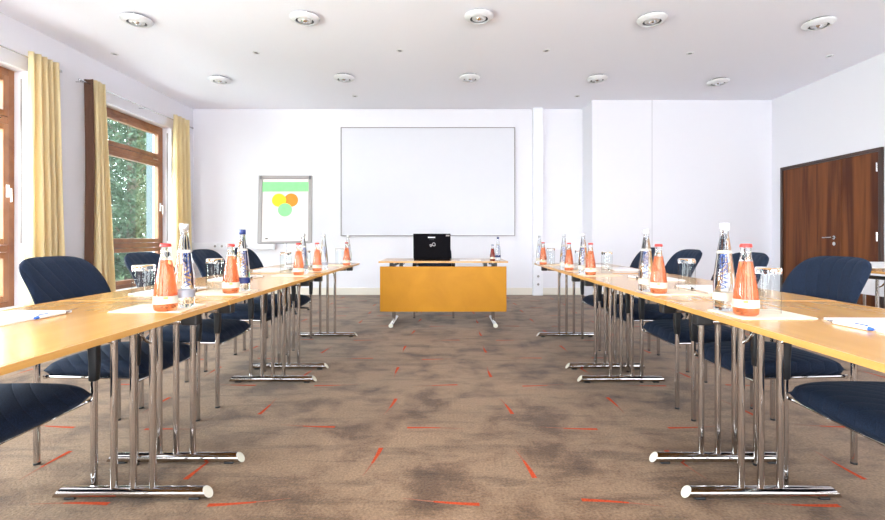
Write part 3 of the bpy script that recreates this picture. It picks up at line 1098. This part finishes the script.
def juice_bottle(label, loc, rz, jm, capm, grp):
    t = thing('juice_bottle', label, 'bottle', loc, rz, grp)
    MB().lathe(JP + [(0.0205, 0.188), (0.0, 0.188)], 32).build('glass_body', jm, t, smooth=True, ang=60)
    MB().lathe([(0.0, 0.1885), (0.0203, 0.1885), (0.0165, 0.210), (0.0160, 0.232), (0.0175, 0.236), (0.0, 0.236)], 28).build('neck', M['clear'], t, smooth=True, ang=60)
    MB().lathe([(0, 0.2365), (0.0190, 0.2365), (0.0195, 0.240), (0.0180, 0.2475), (0.0165, 0.249), (0, 0.249)], 24).build('cap', capm, t, smooth=True, ang=50)
    lb = MB().lathe([(0.0402, 0.028), (0.0409, 0.028), (0.0406, 0.056), (0.0398, 0.056), (0.0402, 0.028)], 32).build('label_band', M['label'], t, smooth=True, ang=50)
    a0 = -PI / 2 - 0.18
    vs = []
    for k in range(5):
        a = a0 + 0.36 * k / 4
        for z in (0.046, 0.054):
            vs.append((0.0413 * math.cos(a), 0.0413 * math.sin(a), z))
    MB().add(vs, [(2 * k, 2 * k + 2, 2 * k + 3, 2 * k + 1) for k in range(4)]).build('green_mark', M['greenprint'], lb)
    return t


def tumbler(label, loc, rz, grp):
    t = thing('drinking_glass', label, 'glass', loc, rz, grp)
    # upside-down tumbler: rim on the table, thick base on top
    MB().lathe([(0.0385, 0.0), (0.0385, 0.001), (0.0405, 0.110), (0.0410, 0.140)], 36).build('tumbler_wall', M['thinglass'], t, smooth=True, ang=60)
    MB().lathe([(0.0, 0.1405), (0.030, 0.1405), (0.0410, 0.1402), (0.0412, 0.157), (0.0385, 0.163), (0.0, 0.163)], 36).build('tumbler_base', M['clear'], t, smooth=True, ang=50)
    MB().lathe([(0.0387, 0.0), (0.0392, 0.0), (0.0392, 0.0025), (0.0387, 0.0025), (0.0387, 0.0)], 36).build('tumbler_rim', M['clear'], t, smooth=True, ang=50)
    return t


def napkin(label, loc, rz, grp):
    o = MB().box(-0.125, 0.125, -0.095, 0.095, 0, 0.0022).box(-0.123, 0.123, -0.093, 0.093, 0.0022, 0.004).build('paper_napkin', M['cream'], None)
    o.location = loc
    o.rotation_euler = (0, 0, rz)
    return tag(o, label, 'napkin', grp)


def notepad(label, loc, rz, grp):
    o = thing('notepad', label, 'notepad', loc, rz, grp)
    MB().box(-0.105, 0.105, -0.148, 0.148, 0, 0.0012).build('cardboard_back', M['cream'], o)
    MB().box(-0.105, 0.105, -0.148, 0.148, 0.0013, 0.007).build('sheets', M['paper'], o)
    return o


def pen(label, loc, rz, grp, tip):
    """pen lying along local y, button end at -y"""
    t = thing('ballpoint_pen', label, 'pen', loc, rz, grp)
    r = 0.0062
    MB().tube([(0, -0.058, r), (0, 0.045, r)], r, 12).build('barrel', M['penwhite'], t, smooth=True)
    MB().tube([(0, -0.070, r), (0, -0.0585, r)], [0.0036, 0.006], 10).build('push_button', tip, t, smooth=True)
    MB().tube([(0, 0.0455, r), (0, 0.066, r), (0, 0.071, r)], [r, 0.0028, 0.001], 10).build('tip', M['steel'], t, smooth=True)
    MB().box(-0.0015, 0.0015, -0.055, -0.018, r * 2 + 0.001, r * 2 + 0.003).box(-0.0015, 0.0015, -0.055, -0.050, r * 2 - 0.001, r * 2 + 0.001).build('clip', tip, t)
    return t


GZ = TH
NP = 0.004
side = {-1: 'window side', 1: 'door side'}
place = ['nearest the camera', 'second from the camera', 'third from the camera', 'fourth from the camera', 'farthest away']
# per side: (juice x,y)(water x,y)(glass x,y)(napkin x,y) (pad x,y) (pen x,y,rot)
LAY = {
    -1: [dict(j=(1.045, 1.690), w=(1.025, 1.775), g=(1.20, 1.80), n=(1.115, 1.765), p=(1.49, 1.52), q=(1.372, 1.585, 0.02)),
         dict(j=(1.055, 2.222), w=(1.045, 2.325), g=(1.19, 2.330), n=(1.115, 2.27), p=(1.41, 2.32), q=(1.288, 2.39, 0.03)),
         dict(j=(1.065, 3.265), w=(1.075, 3.40), g=(1.19, 3.36), n=(1.115, 3.31), p=(1.42, 3.05), q=(1.29, 3.10, -0.25)),
         dict(j=(1.045, 3.66), w=(1.04, 3.84), g=(1.17, 3.77), n=(1.115, 3.74), p=(1.47, 3.86), q=(1.34, 3.90, 0.2)),
         dict(j=(0.975, 4.42), w=(0.985, 4.53), g=(1.06, 4.49), n=(1.09, 4.49), p=(1.42, 4.40), q=(1.29, 4.42, -0.1))],
    1: [dict(j=(1.047, 1.594), w=(1.033, 1.695), g=(1.162, 1.645), n=(1.118, 1.628), p=(1.365, 1.365), q=(1.236, 1.40, 0.10)),
        dict(j=(1.030, 2.215), w=(1.000, 2.285), g=(1.225, 2.325), n=(1.115, 2.27), p=(1.41, 2.42), q=(1.283, 2.47, 0.2)),
        dict(j=(1.032, 3.27), w=(1.010, 3.375), g=(1.215, 3.46), n=(1.115, 3.33), p=(1.39, 3.02), q=(1.262, 3.10, 0.1)),
        dict(j=(1.000, 3.73), w=(0.982, 3.82), g=(1.125, 3.86), n=(1.105, 3.80), p=(1.50, 3.93), q=(1.37, 3.95, 0.15)),
        dict(j=(0.955, 4.52), w=(0.935, 4.60), g=(1.04, 4.56), n=(1.07, 4.565), p=(1.42, 4.40), q=(1.29, 4.42, 0.1))],
}
proto = {}


def put(kind, mk, label, loc, rz, grp):
    if kind not in proto:
        proto[kind] = mk(label, loc, rz, grp)
        return proto[kind]
    return dup(proto[kind], loc, rz, label, grp)


KS = 0.9636
SCL = [KS * q for q in (1.0, 0.96, 0.93, 0.92, 0.90)]


for s in (-1, 1):
    for k, L_ in enumerate(LAY[s]):
        L_ = {a: (b[0] * KS, b[1] * KS) + tuple(b[2:]) for a, b in L_.items()}
        where = 'on the %s tables, %s' % ('left' if s < 0 else 'right', place[k])
        put('nap', napkin, 'cream paper napkin under bottles ' + where, (s * L_['n'][0], L_['n'][1], GZ), 0.0 if k % 2 else 0.03, 'cream napkins under the bottles')
        x, y = L_['j']
        q1 = put('jui', lambda a, b, c, d: juice_bottle(a, b, c, M['juice'], M['redcap'], d), 'salmon pink juice bottle with a red cap ' + where, (s * x, y, GZ + NP), math.atan2(-s * x, y) * 1.0, 'salmon juice bottles')
        x, y = L_['w']
        rzw = math.atan2(-s * x, y) + (0.35 if s < 0 else 0.0)
        if s == -1 and k == 1:
            q2 = water_bottle('water bottle with navy cap and label ' + where, (s * x, y, GZ + NP), rzw, M['navy'], M['navy'], 'glass water bottles')
        elif s == -1:
            q2 = put('wat', lambda a, b, c, d: water_bottle(a, b, c, M['silvercap'], M['greylabel'], d), 'water bottle with silver cap and grey label ' + where, (s * x, y, GZ + NP), rzw, 'glass water bottles')
        else:
            q2 = put('watw', lambda a, b, c, d: water_bottle(a, b, c, M['whitecap'], M['label'], d), 'water bottle with white cap and pale label ' + where, (s * x, y, GZ + NP), rzw, 'glass water bottles')
        for q in (q1, q2):
            q.scale = (SCL[k],) * 3
        x, y = L_['g']
        put('gla', tumbler, 'clear upturned drinking glass ' + where, (s * x, y, GZ + NP), 0, 'drinking glasses on the tables').scale = (KS,) * 3
        x, y = L_['p']
        put('pad', notepad, 'white writing pad ' + where, (s * x, y, GZ + 0.0002), 0.02 * ((k % 3) - 1), 'white writing pads')
        x, y, rr = L_['q']
        onpad = abs(x - L_['p'][0]) < 0.108
        if k == 0:
            put('penb', lambda a, b, c, d: pen(a, b, c, d, M['blue']), 'white pen with a blue push button ' + where, (s * x, y, GZ + 0.0002), rr, 'pens beside the writing pads')
        else:
            put('penk', lambda a, b, c, d: pen(a, b, c, d, M['black']), 'white pen with a black push button ' + where, (s * x, y, GZ + 0.0002), rr, 'pens beside the writing pads')

# things on the presenter's table
juice_bottle('small dark red juice bottle on the presenter table', (0.52, 5.20, GZ), 0, M['juicedark'], M['navy'], None).scale = (0.78, 0.78, 0.74)
water_bottle('clear water bottle with navy cap on the presenter table, beside dark red juice', (0.60, 5.36, GZ), 0.3, M['navy'], M['navy'], None).scale = (0.85, 0.85, 0.83)
o = MB().box(-0.12, 0.12, -0.085, 0.085, 0, 0.003).build('paper_sheets', M['paper'])
o.location = (0.27, 5.28, GZ)
tag(o, 'loose white papers lying on the presenter table between laptop and bottles', 'paper')

# ------------------------------------------------------------ laptop
t = thing('laptop', 'open black laptop seen from behind, silver loop emblem on its lid', 'laptop', (-0.175, 5.30, GZ), 0)
MB().box(-0.213, 0.213, 0.0, 0.28, 0.0, 0.028).build('base', M['laptop'], t, bevel=0.006)
MB().box(-0.19, 0.19, 0.05, 0.17, 0.0285, 0.031).build('keyboard', M['black'], t)
lm = Matrix.Translation((0, 0.002, 0.02)) @ Matrix.Rotation(math.radians(6), 4, 'X')
lid = MB().box(-0.216, 0.216, -0.016, 0.0, 0.0, 0.292, m=lm).build('lid', M['laptop'], t, bevel=0.006)
MB().box(-0.195, 0.195, 0.0005, 0.002, 0.03, 0.275, m=lm).build('screen', M['black'], lid)
MB().box(-0.045, 0.038, -0.0175, -0.0163, 0.243, 0.256, m=lm).build('white_sticker', M['paper'], lid)
MB().box(0.162, 0.205, -0.0175, -0.0163, 0.262, 0.280, m=lm).build('corner_sticker', M['alu'], lid)
# worn small print below the sticker: a row of tiny dashes
tp = MB()
for k in range(6):
    tp.box(-0.032 + k * 0.0095, -0.026 + k * 0.0095, -0.0172, -0.0163, 0.220, 0.2235, m=lm)
tp.build('small_print', M['greyslot'], lid)
# loop emblem (figure eight lying diagonally, one loop larger)
em = []
for k in range(41):
    a = 2 * PI * k / 40
    q = 1 + 0.28 * math.cos(a)
    x = 0.030 * math.cos(a) * q
    z = 0.028 * math.sin(a) * math.cos(a) * q * 1.15
    ca, sa = math.cos(0.35), math.sin(0.35)
    em.append(lm @ Vector((x * ca - z * sa, -0.0172, 0.160 + x * sa + z * ca)))
MB().tube(em, 0.0030, 6, cap=False).build('loop_emblem', M['logo'], lid, smooth=True)

# ------------------------------------------------------------ serving table by the right wall
t = thing('serving_table', 'serving table under a white cloth near the door at the right edge', 'table', (4.98, 4.78, 0), 0)
MB().box(-0.33, 0.33, -0.38, 0.38, 0.70, 0.73).build('tabletop', M['maple'], t, bevel=0.003)
for sx in (-1, 1):
    for sy in (-1, 1):
        MB().tube([(sx * 0.29, sy * 0.33, 0), (sx * 0.29, sy * 0.33, 0.70)], 0.014, 10).build('leg', M['chrome'], t, smooth=True)
cl = MB()
cl.box(-0.345, 0.345, -0.395, 0.395, 0.7305, 0.7345)
cl.box(-0.345, 0.345, -0.395, -0.391, 0.38, 0.7304)
cl.box(-0.345, 0.345, 0.391, 0.395, 0.38, 0.7304)
cl.box(-0.345, -0.341, -0.391, 0.391, 0.38, 0.7304)
cl.box(0.341, 0.345, -0.391, 0.391, 0.38, 0.7304)
o = cl.build('tablecloth', M['cloth'])
o.location = (4.98, 4.78, 0)
tag(o, 'white cloth draped over the serving table by the door', 'tablecloth')
for k, (x, y) in enumerate(((4.72, 4.60), (4.80, 4.52))):
    dup(proto['gla'], (x, y, 0.735), 0, ('clear glass on the white clothed serving table, nearer the door', 'clear glass on the white clothed serving table, at the right edge of the photo')[k], 'glasses on the serving table')
tb = dup(tl, (4.05, 3.55, 0), PI / 2, 'spare maple folding table standing across in front of the white clothed one')
